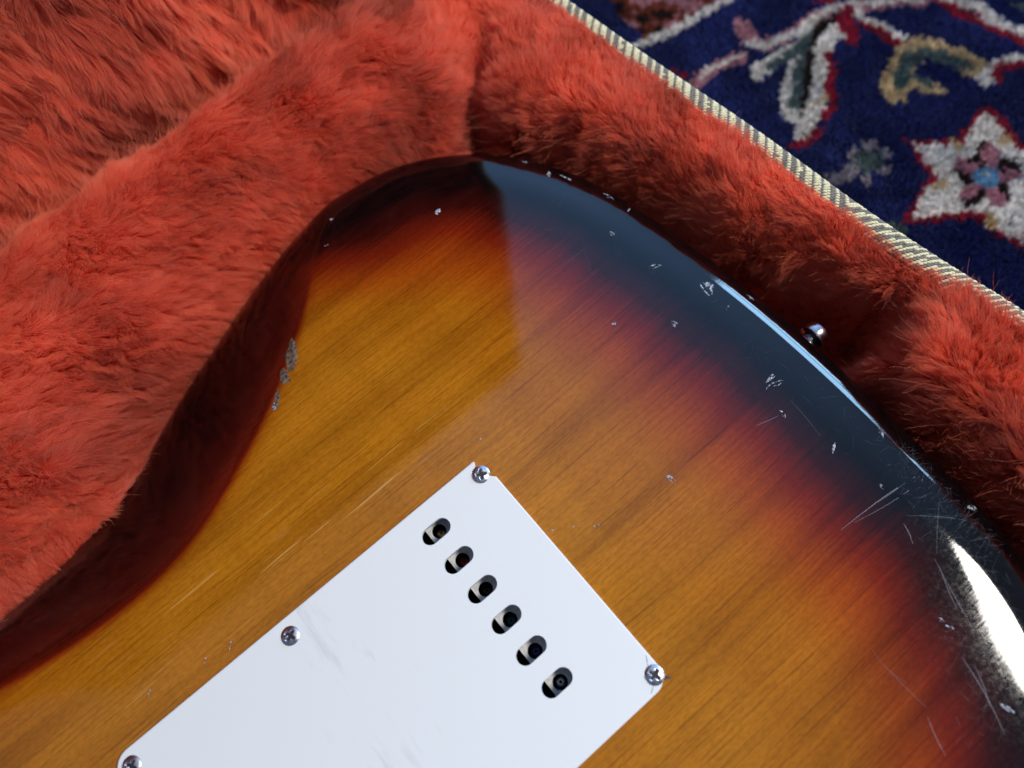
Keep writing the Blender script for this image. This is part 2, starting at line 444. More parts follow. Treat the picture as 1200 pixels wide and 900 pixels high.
# comma shaped leaf
stroke([(765, 310), (780, 250), (810, 185), (850, 150), (930, 170), (1000, 195), (1055, 240)], 46, TAN)
stroke([(800, 260), (870, 290), (910, 290)], 32, TAN)
stroke([(785, 280), (795, 235), (820, 190), (860, 175), (930, 190), (1000, 215)], 24, TEAL); stroke([(790, 230), (850, 265), (880, 280)], 16, TEAL)
stroke([(880, 205), (900, 245), (940, 285), (960, 250), (930, 235)], 16, NAVY)
# right hand tendrils
stroke([(1065, 270), (1105, 215), (1160, 195), (1300, 190)], 24, CREAM); stroke([(1110, 265), (1120, 225), (1200, 218), (1300, 222)], 16, CRIM)
stroke([(930, 0), (990, 45), (1060, 60)], 26, CRIM); stroke([(990, 5), (1050, 15), (1110, 80), (1170, 100), (1260, 140)], 26, CREAM)
stroke([(1070, 85), (1130, 110), (1180, 130), (1260, 175)], 16, CRIM); stroke([(870, -60), (940, -10)], 26, CREAM)
stroke([(1180, 20), (1300, 60)], 18, TEAL)
# small grey flower
for a_, b_ in ((0, -60), (52, -30), (55, 25), (5, 55), (-50, 25), (-45, -30)): disc(680 + a_, 540 + b_, 24, GREY)
disc(680, 540, 46, TEAL); stroke([(560, 600), (610, 585), (640, 565)], 22, GREY); disc(770, 770, 30, TEAL)
disc(450, 600, 26, MAUVE)
# large star flower
def polar(rs, cx=1072, cy=592): return [(cx + r * math.cos(math.radians(t)), cy + r * math.sin(math.radians(t))) for t, r in rs]
star = [(-90, 222), (-66, 175), (-45, 150), (-25, 190), (-10, 240), (10, 200), (25, 190), (42, 240), (60, 262), (80, 165), (105, 120),
        (125, 150), (150, 285), (165, 215), (180, 155), (195, 215), (205, 270), (220, 175), (235, 135), (255, 165)]
blob(polar([(t, r * 1.08 + 12) for t, r in star]), CRIM); blob(polar([(t, r * 1.08 - 16) for t, r in star]), CREAM)
for t in (-60, 12, 84, 170, 228): stroke([*polar([(t, 135)]), *polar([(t, 165)])], 15, TAN)
blob(polar([(t, 98 + 20 * math.cos(math.radians(5 * (t + 90)))) for t in range(0, 360, 9)]), BROWN)
for k in range(5): stroke([*polar([(-80 + 72 * k, 45)]), *polar([(-80 + 72 * k, 88)])], 23, MAUVE)
disc(1072, 592, 40, SKY); disc(1072, 582, 14, CREAM)
# more motifs beyond the edge of the picture, in the same manner
for cx, cy, s in ((1500, 120, 1.0), (1450, 900, 1.0), (700, -330, 1.0), (1200, -420, .9)):
    blob([(cx + (a - 1072) * s, cy + (b - 592) * s) for a, b in polar([(t, r + 16) for t, r in star])], CRIM)
    blob([(cx + (a - 1072) * s, cy + (b - 592) * s) for a, b in polar([(t, r - 22) for t, r in star])], CREAM)
    disc(cx, cy, 100 * s, BROWN); disc(cx, cy, 60 * s, MAUVE); disc(cx, cy, 35 * s, SKY)

rug = empty("patterned_rug", (260, 80, Z_RUG))
tag(rug, "navy blue wool rug with cream, crimson and mauve floral pattern under the case", "rug")
def rug_back():
    M = Mat("rug_backing")
    at = M.n('ShaderNodeAttribute', attribute_name='knot')
    M.l(at.outputs['Color'], M.p.inputs['Base Color']); M.p.inputs['Roughness'].default_value = 1.0
    M.p.inputs['Specular IOR Level'].default_value = 0.0
    return M.m
MAT_RUGB = rug_back()
RXa, RXb, RYa, RYb = -420, 700, -420, 600
V = []; T = 4.0
for z in (Z_RUG, Z_RUG + 2.0):
    V += [(RXa, RYa, z), (RXb, RYa, z), (RXb, RYb, z), (RXa, RYb, z)]
rug_base = meshobj("rug_backing", V, [(3, 2, 1, 0), (4, 5, 6, 7), (0, 1, 5, 4), (1, 2, 6, 5), (2, 3, 7, 6), (3, 0, 4, 7)],
                   simple("navy_rug_backing", (0.008, 0.013, 0.07), 0.95, Specular_IOR_Level=0.0), rug, smooth=False)

def strands(name, P, rad, mat, parent, tint=None, color=None):
    """P: (curves, points, 3) in mm"""
    nC, nP, _ = P.shape
    hc = bpy.data.hair_curves.new(name)
    hc.add_curves([nP] * nC)
    pos = mm(P.reshape(-1, 3)).astype(np.float32)
    hc.attributes['position'].data.foreach_set('vector', pos.ravel())
    ra = hc.attributes.get('radius') or hc.attributes.new('radius', 'FLOAT', 'POINT')
    ra.data.foreach_set('value', (np.asarray(rad, np.float32).reshape(-1) * 0.001))
    if tint is not None:
        ta = hc.attributes.new('tint', 'FLOAT', 'CURVE'); ta.data.foreach_set('value', tint.astype(np.float32))
    if color is not None:
        ta = hc.attributes.new('knot', 'FLOAT_COLOR', 'CURVE')
        ta.data.foreach_set('color', np.c_[color, np.ones(len(color))].astype(np.float32).ravel())
    hc.materials.append(mat)
    o = bpy.data.objects.new(name, hc); COL.objects.link(o)
    o["kind"] = "stuff"
    return put(o, parent)

def rug_pile_mat():
    M = Mat("wool_pile")
    at = M.n('ShaderNodeAttribute', attribute_name='knot')
    M.l(at.outputs['Color'], M.p.inputs['Base Color']); M.p.inputs['Roughness'].default_value = 0.9
    M.p.inputs['Specular IOR Level'].default_value = 0.15; M.p.inputs['Sheen Weight'].default_value = 0.12
    M.p.inputs['Sheen Roughness'].default_value = 0.4
    return M.m
NH = 11
cen = KP + rng.normal(0, 0.16, KP.shape)
vis_k = np.ones(len(cen), bool)
ci = np.repeat(np.arange(len(cen)), NH)
root = np.c_[cen[ci] + rng.normal(0, 0.30, (len(ci), 2)), np.full(len(ci), Z_RUG + 1.0)]
lean = np.c_[fbm(cen[:, 0] / 16, cen[:, 1] / 16, 0), fbm(cen[:, 0] / 16, cen[:, 1] / 16, 2)] * 2.0 + rng.normal(0, 0.25, cen.shape)
tip = root + np.c_[lean[ci] + rng.normal(0, 0.42, (len(ci), 2)), PILE - 1 + rng.normal(0, 0.35, len(ci)) + 0.6 * fbm(cen[ci, 0] / 9, cen[ci, 1] / 9, 4)]
PP = np.stack([root, root * 0.45 + tip * 0.55 + rng.normal(0, 0.12, root.shape), tip], 1)
tone = 0.70 + 0.6 * rng.random(len(cen)); 
kcol = RUGCOL[KC] * tone[:, None] * (1 + 0.25 * fbm(cen[:, 0] / 20, cen[:, 1] / 20, 5))[:, None]
strands("wool_pile", PP, np.tile([0.30, 0.30, 0.20], (len(ci), 1)), rug_pile_mat(), rug_base,
        color=kcol[ci] * (0.85 + 0.3 * rng.random((len(ci), 1))))

# ---------------------------------------------------------------- the case
case = empty("guitar_case", (0, 40, Z_RUG + 2))
tag(case, "open tweed covered guitar case lined with thick red plush", "guitar case")
ZR = 5.0
rim_px = [(650, 0), (760, 78), (880, 160), (1000, 248), (1100, 315), (1200, 378)]
rim_vis = pxs(rim_px, ZR)
rim_path = np.array([(147.0, 231.0), (148.3, 195)] + rim_vis + [(169, -75), (173, -130), (176, -190)])
RIM = catmull(rim_path, False, 1.0)
RIM = np.c_[RIM[:, 0], RIM[:, 1]]
HINGE_Y = 229.0
NECK_X = -330.0; SIDE_Y = -190.0
RW = 4.2   # half width of the rim

# inner edge of the cushions round the guitar
cush_px = [(550, 150), (600, 152), (680, 182), (730, 204), (797, 234), (843, 268), (878, 284), (913, 297), (975, 326),
           (1030, 350), (1050, 372), (1040, 400), (1032, 420), (1073, 454), (1091, 490), (1127, 520), (1162, 560), (1198, 580)]
_lo = OUT + ON * 0.5
_lo = _lo[(_lo[:, 1] > 95) & (_lo[:, 0] > -66) & (_lo[:, 0] < 76)]; _lo = _lo[np.argsort(_lo[:, 0])][::7]
_tl = np.array(pxs(cush_px, -6)); _tl[2:6, 0] += 2.0; _tl[6:7, 0] += 1.0; _tl[7:11, 0] += 3.0; _tl[12:, 0] -= 2.5
cush = [(-320, 150), (-230, 142), (-160, 126), (-115, 116), (-97, 115), (-82, 115.5)] + [tuple(p) for p in _lo] + [(83, 141)] + [tuple(p) for p in _tl] + [(126, -85), (116, -110), (96, -135), (66, -155), (30, -163),
        (-25, -150), (-105, -118), (-200, -134), (-290, -128), (-318, -60), (-322, 60)]
CUSH = catmull(cush, True, 1.5)
if np.sum(CUSH[:, 0] * np.roll(CUSH[:, 1], -1) - np.roll(CUSH[:, 0], -1) * CUSH[:, 1]) < 0: CUSH = CUSH[::-1].copy()

creases = [(pxs([(549, 190), (546, 140), (548, 85), (560, 30)], 5), 44.0, 8.0), (pxs([(880, 335), (888, 285), (896, 258)], 0), 36.0, 7.5),
           (pxs([(1075, 455), (1062, 385), (1066, 350)], 0), 9.0, 4.0),
           (pxs([(330, 170), (385, 130), (420, 60)], 12), 2.5, 10.0), (pxs([(60, 330), (180, 290), (260, 200)], 12), 3.0, 12.0)]
_bed_z = -47.0
def cushion_height(X):
    ins = inside(X, CUSH); d = seg_dist(X, CUSH); d = np.where(ins, 0, d)
    left = np.clip((X[:, 1] - 100) / 50, 0, 1) * np.clip((112 - X[:, 0]) / 30, 0, 1)
    w = 13 + 30 * left
    zt = 5.0 + 12.0 * left
    zt = zt + (3.0 * fbm(X[:, 0] / 38, X[:, 1] / 38, 0) + 2.0 * fbm(X[:, 0] / 15, X[:, 1] / 15, 1)) * (0.6 + 0.7 * left)
    t = np.clip(d / w, 0, 1)
    h = _bed_z + (zt - _bed_z) * np.sqrt(np.maximum(0, 1 - (1 - t) ** 2))
    h = np.where(ins, _bed_z, h)
    # bed beside the waist lies higher, a second fold of plush
    wb = np.clip((-45 - X[:, 0]) / 38, 0, 1) * np.clip((X[:, 1] - 60) / 30, 0, 1)
    h = np.maximum(h, np.where(wb > 0, _bed_z + 27 * wb, -99))
    # towards the hinge the cushion rolls down into the fold
    dv = HINGE_Y - 4 - X[:, 1]
    h = h - 34 * np.exp(-(np.maximum(dv, 0) / 17) ** 2) * np.clip((150 - X[:, 0]) / 20, 0, 1) * (h > -30)
    for P, dep, wd in creases:
        P = np.array(P); dd = seg_dist(X, P, False)
        t0 = np.clip(((X - P[-1]) @ (P[0] - P[-1])) / ((P[0] - P[-1]) @ (P[0] - P[-1])), 0, 1)
        h = h - dep * (0.15 + 0.85 * t0) * np.exp(-(dd / wd) ** 2) * (h > -40)
    dr = seg_dist(X, RIM[::5], False)
    h = np.where(~ins & (dr < 11), np.maximum(h, 3.0 - 0.35 * np.maximum(0, dr - 4) ** 1.6), h)
    return np.maximum(h, _bed_z)
def rim_x(y):
    o = np.argsort(RIM[:, 1]); return np.interp(y, RIM[o, 1], RIM[o, 0])

GS = 2.0
gx = np.arange(NECK_X, 185, GS); gy = np.arange(SIDE_Y, HINGE_Y + 0.1, GS)
GX, GY = np.meshgrid(gx, gy, indexing='ij')
# squeeze the last columns on to the rim line
XR = rim_x(GY) - 2.5
S = (GX - NECK_X) / (gx[-1] - NECK_X)
GX2 = NECK_X + S * (XR - NECK_X)
XY = np.c_[GX2.ravel(), GY.ravel()]
HZ = cushion_height(XY)
nx, ny = GX.shape
idx = np.arange(nx * ny).reshape(nx, ny)
Fq = np.stack([idx[:-1, :-1], idx[1:, :-1], idx[1:, 1:], idx[:-1, 1:]], -1).reshape(-1, 4)
lining = meshobj("plush_lining", np.c_[XY, HZ], Fq, MAT_FURBASE, case)

def grow_fur(name, V, F, dens, length, comb, parent, seed, keep=None, clump=3.4, fall=0.0, rad=0.047, npts=6, spread=0.40, mat=None, lenf=None, swirl=1.0):
    r = np.random.default_rng(seed)
    Q = V[F]; e1 = Q[:, 2] - Q[:, 0]; e2 = Q[:, 3] - Q[:, 1]
    nrm = np.cross(e1, e2); A = 0.5 * np.linalg.norm(nrm, axis=1); nrm /= np.linalg.norm(nrm, axis=1)[:, None]
    wA = A.copy()
    if keep is not None: wA = wA * keep(Q.mean(1), nrm)
    n = int(wA.sum() * dens)
    fi = r.choice(len(F), n, p=wA / wA.sum())
    u, v = r.random((2, n, 1))
    q = Q[fi]
    root = (q[:, 0] * (1 - u) + q[:, 1] * u) * (1 - v) + (q[:, 3] * (1 - u) + q[:, 2] * u) * v
    N = nrm[fi]
    # tangent coordinates for the noise fields
    s1 = root[:, 0] + 0.35 * root[:, 2]; s2 = root[:, 1] + 0.6 * root[:, 2]
    cmb = comb(root, N)
    fl = np.c_[fbm(s1 / 17, s2 / 17, 2), fbm(s1 / 17 + 5, s2 / 17, 3), fbm(s1 / 17, s2 / 17 + 9, 4)] * 1.0 * swirl
    fl += np.c_[fbm(s1 / 6, s2 / 6, 5), fbm(s1 / 6 + 5, s2 / 6, 6), fbm(s1 / 6, s2 / 6 + 9, 7)] * 0.34 * swirl
    D = N * 0.50 + cmb + fl
    D = D - N * np.minimum((D * N).sum(1, keepdims=True) - 0.22, 0)      # never into the cloth
    D /= np.linalg.norm(D, axis=1)[:, None]
    L = length * (0.72 + 0.5 * r.random(n)) * (1 + 0.30 * fbm(s1 / 14, s2 / 14, 0))
    if lenf is not None: L = L * lenf(root)
    fly = r.random(n) < 0.035
    L = np.where(fly, L * 1.3, L); D = np.where(fly[:, None], D * 0.8 + r.normal(0, 0.3, (n, 3)) + N * 0.25, D)
    # clumps: nearest of the jittered cell centres
    g1 = np.floor(s1 / clump).astype(int); g2 = np.floor(s2 / clump).astype(int)
    best = np.full(n, 1e9); bc = np.zeros((n, 2)); bid = np.zeros(n, int)
    for i in (-1, 0, 1):
        for j in (-1, 0, 1):
            h1 = ((g1 + i) * 73856093 ^ (g2 + j) * 19349663) & 0xffff
            jx = (np.sin(h1 * 12.9898) * 43758.5453) % 1; jy = (np.sin(h1 * 78.233) * 24634.6345) % 1
            cx = (g1 + i + jx) * clump; cy = (g2 + j + jy) * clump
            dd = (cx - s1) ** 2 + (cy - s2) ** 2; b = dd < best
            best = np.where(b, dd, best); bc[b] = np.c_[cx, cy][b]; bid = np.where(b, h1, bid)
    pull = np.c_[bc[:, 0] - s1, bc[:, 1] - s2, np.zeros(n)]
    pull -= N * (pull * N).sum(1, keepdims=True)
    ck = (0.08 + 0.28 * ((np.sin(bid * 3.17) * 917.1) % 1))[:, None]
    cdir = np.c_[np.sin(bid * 1.7), np.sin(bid * 2.9), np.sin(bid * 4.3)] * 0.16
    # frizz
    ph = r.random((n, 2)) * 6.283; fr = r.normal(0, 1, (n, 3)); fr2 = r.normal(0, 1, (n, 3))
    t = np.linspace(0, 1, npts)[None, :, None]
    P = root[:, None] + (D[:, None] + cdir[:, None] * t) * (L[:, None, None] * t)
    P = P + pull[:, None] * ck[:, None] * t ** 1.5
    P = P + fr[:, None] * (spread * t * np.sin(t * 5 + ph[:, None, :1])) + fr2[:, None] * (spread * 0.55 * t * np.sin(t * 10 + ph[:, None, 1:]))
    P[..., 2] -= fall * (L[:, None] * t[..., 0]) ** 2 / 12
    rr = rad * (1 - 0.72 * np.linspace(0, 1, npts) ** 1.4)[None] * (0.75 + 0.5 * r.random((n, 1)))
    tint = np.clip(0.5 + 0.16 * r.normal(size=n) + 0.75 * fbm(s1 / 26, s2 / 26, 6) + 0.25 * (((np.sin(bid * 5.1) * 631.7) % 1) - 0.5) + 0.3 * fly, 0, 1)
    print(name, n, 'strands')
    return strands(name, P, rr, mat or MAT_FUR, parent, tint=tint)

LV = np.c_[XY, HZ]
guitar_in = catmull(OUT[::6] - ON[::6] * 9, True, 3.0)
def to_px(P):
    c = (P - CAM) @ ROT
    w = np.maximum(-c[:, 2], 1.0)
    return np.c_[600 + F_PX * c[:, 0] / w, 450 - F_PX * c[:, 1] / w]
def in_view(P, m):
    q = to_px(P); return (q[:, 0] > -m) & (q[:, 0] < 1200 + m) & (q[:, 1] > -m) & (q[:, 1] < 900 + m)
def keep_main(c, n):
    k = np.where(in_view(c, 90), 1.0, np.where(in_view(c, 420), 0.35, 0.0))
    k[inside(c[:, :2], guitar_in)] = 0.0                        # pressed flat under the guitar
    k *= np.where(c[:, 2] < -36, 0.3, 1.0)
    return k
def len_main(p):
    dr = seg_dist(p[:, :2], RIM[::6], False)
    near = np.clip(1 - dr / 16, 0, 1)
    free = np.clip((p[:, 1] + 22) / 14, 0, 1)                    # tufts spill over the rim only beside the latch side
    tail = np.clip((p[:, 0] - 85) / 25, 0, 1)
    k = (1 - 0.58 * near * free) * (1 - 0.10 * tail * free)
    for P, dep, wd in creases[:3]:
        dd = seg_dist(p[:, :2], np.array(P), False); k = k * (1 - 0.55 * np.exp(-(dd / (wd * 1.1)) ** 2))
    return k
def comb_main(p, n):
    left = np.clip((p[:, 1] - 100) / 50, 0, 1) * np.clip((112 - p[:, 0]) / 30, 0, 1)
    # left: combed towards the tail and a little down to the guitar; tail: up and over the rim
    cl = np.array([0.74, -0.46, 0.08]); ct = np.array([0.22, 0.58, 0.30])
    return left[:, None] * cl + (1 - left[:, None]) * ct
grow_fur("plush_fur", LV, Fq, 11.0, 6.6, comb_main, lining, 3, keep_main, lenf=len_main, swirl=0.85)

# shell: floor and outer walls
shell_loop = [tuple(p) for p in RIM[::12]] + [tuple(RIM[-1])] + [(NECK_X - 8, SIDE_Y), (NECK_X - 8, HINGE_Y + 6), (RIM[0][0], HINGE_Y + 6)]
def offset_open(P, d):
    T = np.gradient(P, axis=0); T /= np.linalg.norm(T, axis=1)[:, None]
    return P + np.c_[-T[:, 1], T[:, 0]] * d
RO_OUT = offset_open(RIM, 3.6); RO_IN = offset_open(RIM, -3.0)
if RO_OUT[:, 0].mean() < RIM[:, 0].mean(): RO_OUT, RO_IN = offset_open(RIM, -3.6), offset_open(RIM, 3.0)
loop = [tuple(p) for p in RO_OUT[::10]] + [tuple(RO_OUT[-1]), (176, SIDE_Y - 6), (NECK_X - 8, SIDE_Y - 6), (NECK_X - 8, HINGE_Y + 5), (RO_OUT[0][0], HINGE_Y + 5)]
nl = len(loop)
V = [(x, y, Z_RUG + 2.5) for x, y in loop] + [(x, y, ZR - 6.0) for x, y in loop]
Fs = [(i, (i + 1) % nl, nl + (i + 1) % nl, nl + i) for i in range(nl)] + [tuple(range(nl))]
meshobj("tweed_shell", V, Fs, MAT_TWEED, case, smooth=False)

# the tail rim: a rounded core covered by woven stitches
def sweep(P, prof):
    T = np.gradient(P, axis=0); T /= np.linalg.norm(T, axis=1)[:, None]
    Nn = np.c_[T[:, 1], -T[:, 0]]
    if Nn[:, 0].mean() < 0: Nn = -Nn
    k = len(prof); V = []
    for p, n in zip(P, Nn):
        for (o, z) in prof: V.append((p[0] + n[0] * o, p[1] + n[1] * o, z))
    F = [(i * k + j, i * k + j + 1, (i + 1) * k + j + 1, (i + 1) * k + j) for i in range(len(P) - 1) for j in range(k - 1)]
    return np.array(V), F, T, Nn
prof = [(-RW, ZR - 12)] + [(-RW * math.cos(a), ZR - 2.4 + 2.4 * math.sin(a)) for a in np.linspace(0, math.pi, 13)] + [(RW, ZR - 30)]
RV, RF, RT, RN = sweep(RIM, prof)
rim = meshobj("tweed_rim", RV, RF, simple("dark_weave_ground", (0.07, 0.06, 0.055), 0.9), case)
# stitches
def ellipsoid(nu=8, nv=5):
    v = [(0, 0, 1)]; f = []
    for i in range(1, nv):
        for j in range(nu):
            a = math.pi * i / nv; b = 2 * math.pi * j / nu
            v.append((math.sin(a) * math.cos(b), math.sin(a) * math.sin(b), math.cos(a)))
    for j in range(nu): f.append((0, 1 + j, 1 + (j + 1) % nu))
    for i in range(nv - 2):
        for j in range(nu):
            a = 1 + i * nu + j; b = 1 + i * nu + (j + 1) % nu
            f.append((a, a + nu, b + nu, b))
    return np.array(v), f
EV, EF = ellipsoid()
slen = np.r_[0, np.cumsum(np.linalg.norm(np.diff(RIM, axis=0), axis=1))]
SV, SF, SM = [], [], []
arc_r = 4.5; arc_h = 2.55
rows = np.arccos(np.clip(-np.arange(-arc_r * 0.995, arc_r, 0.86) / arc_r, -1, 1))
sp = 1.25
stv = 0
visible_s = slen[-1]
for ri, ang in enumerate(rows):
    for s in np.arange(0, visible_s - 2, sp):
        s0 = s + (ri % 2) * sp * 0.5 + random.uniform(-.12, .12)
        x = np.interp(s0, slen, RIM[:, 0]); y = np.interp(s0, slen, RIM[:, 1])
        k = min(int(s0), len(RIM) - 1); t = RT[k]; nn = RN[k]
        o = -arc_r * math.cos(ang); zz = ZR - 2.4 + arc_h * math.sin(ang)
        c = np.array([x + nn[0] * o, y + nn[1] * o, zz])
        ex = np.array([t[0], t[1], 0]); ez = np.array([-nn[0] * math.cos(ang) * 0.6, -nn[1] * math.cos(ang) * 0.6, math.sin(ang)]); ez = ez / np.linalg.norm(ez); ey = np.cross(ez, ex)
        # diagonal bands that turn along the rim into bands that follow it
        turn = np.clip((s0 - 205) / 60, 0, 1)
        wv = (s0 * (1 - 0.5 * turn) + (ri * 0.86) * (0.75 + 0.9 * turn)) / 4.0
        light = (wv % 1.0) < 0.52
        tl = math.radians(34 + 6 * turn) * (1 if light else 0.75) + random.uniform(-.12, .12)
        ax = ex * math.cos(tl) + ey * math.sin(tl); ay = -ex * math.sin(tl) + ey * math.cos(tl)
        sx, sy, sz = (0.84, 0.50, 0.34) if light else (0.80, 0.50, 0.27)
        P = c + EV[:, :1] * ax * sx + EV[:, 1:2] * ay * sy + EV[:, 2:] * ez * sz
        SV.append(P); SF += [tuple(i + stv for i in f) for f in EF]; SM += [0 if light else 1] * len(EF); stv += len(EV)
st = meshobj("woven_stitches", np.vstack(SV), SF, [MAT_YARN_C, MAT_YARN_G], rim)
st["kind"] = "stuff"
st.data.polygons.foreach_set("material_index", SM)
# side and hinge edges of the shell, out of the picture
for nm, a, b in (("tweed_rim", (NECK_X - 4, SIDE_Y - 2), (172, SIDE_Y - 2)),):
    P = np.array([a, b]); P = np.c_[np.linspace(a[0], b[0], 30), np.linspace(a[1], b[1], 30)]
    T_ = np.array([1.0, 0]); V = []
    pr = [(-RW, ZR - 12)] + [(-RW * math.cos(q), ZR - 4.0 + 4.0 * math.sin(q)) for q in np.linspace(0, math.pi, 9)] + [(RW, ZR - 30)]
    for p in P:
        for o, z in pr: V.append((p[0], p[1] + o, z))
    k = len(pr)
    meshobj(nm, V, [(i * k + j, i * k + j + 1, (i + 1) * k + j + 1, (i + 1) * k + j) for i in range(29) for j in range(k - 1)], MAT_TWEED, case)

# the open lid, standing up along the hinge
LID_TOP = 490.0
def lid_tail_x(z): return 158 - 18 * np.clip(z / LID_TOP, 0, 1)
def lid_plane_y(z): return HINGE_Y + 4 + 0.010 * z
lz = np.arange(-16, LID_TOP, 3.0); lx = np.linspace(0, 1, 170)
LX = np.array([[NECK_X + s * (lid_tail_x(z) - NECK_X) for s in lx] for z in lz]); LZ = np.repeat(lz[:, None], len(lx), 1)
bul = 7.0 * fbm(LX / 36 + 3, LZ / 36 + 0.4, 2) + 3.0 * fbm(LX / 13, LZ / 13, 4)
edge = np.clip((lid_tail_x(LZ) - LX) / 14, 0, 1) * np.clip((LID_TOP - LZ) / 14, 0, 1) * np.clip((LZ + 18) / 34, 0, 1)
LY = lid_plane_y(LZ) + 6 - (9 + bul * 2.0) * np.sqrt(edge)
mz, mx = LX.shape
li = np.arange(mz * mx).reshape(mz, mx)
LF = np.stack([li[:-1, :-1], li[:-1, 1:], li[1:, 1:], li[1:, :-1]], -1).reshape(-1, 4)
# outside of the lid: tweed box with a rounded lip that frames the lining
lidv = []
def lid_ring(inset, y):
    zs = [(-14, NECK_X - 6 + inset), ]
    return [(NECK_X - 8 + inset, y - 0.0, -14.0), (lid_tail_x(0) + 8 - inset, y, -14.0), (lid_tail_x(LID_TOP) + 8 - inset, y + 0.010 * LID_TOP, LID_TOP + 8 - inset),
            (NECK_X - 8 + inset, y + 0.010 * LID_TOP, LID_TOP + 8 - inset)]
rings = [lid_ring(8.0, HINGE_Y + 12), lid_ring(7.6, HINGE_Y - 1), lid_ring(5.5, HINGE_Y - 3.5), lid_ring(2.5, HINGE_Y - 3.5), lid_ring(0.3, HINGE_Y - 1.0),
         lid_ring(0.0, HINGE_Y + 6), lid_ring(0.0, HINGE_Y + 52)]
lv = [p for r_ in rings for p in r_]
lf = [(k * 4 + j, k * 4 + (j + 1) % 4, (k + 1) * 4 + (j + 1) % 4, (k + 1) * 4 + j) for k in range(len(rings) - 1) for j in range(1, 4)]
lf.append(tuple((len(rings) - 1) * 4 + j for j in range(4)))
lid = meshobj("lid", lv, lf, MAT_TWEED, case, smooth=False)
lid["label"] = "raised lid padded with red plush"
lid_lin = meshobj("lid_lining", np.c_[LX.ravel(), LY.ravel(), LZ.ravel()], LF, simple("red_plush_lid_backing", (0.16, 0.014, 0.008), 0.95, Specular_IOR_Level=0.05), case)
LVV = np.c_[LX.ravel(), LY.ravel(), LZ.ravel()]
def keep_lid(c, n):
    return np.where(in_view(c, 80), 1.0, np.where((c[:, 0] > -190), 0.06, 0.0))
def comb_lid(p, n): return np.tile([0.05, 0.0, -0.85], (len(p), 1))
grow_fur("lid_fur", LVV, LF, 7.5, 8.5, comb_lid, lid_lin, 8, keep_lid, clump=3.6, swirl=0.9)

# ---------------------------------------------------------------- the guitar
guitar = empty("electric_guitar", (0, 0, -45))
tag(guitar, "glossy sunburst electric guitar lying face down with white tremolo cover and chipped lacquer", "guitar")

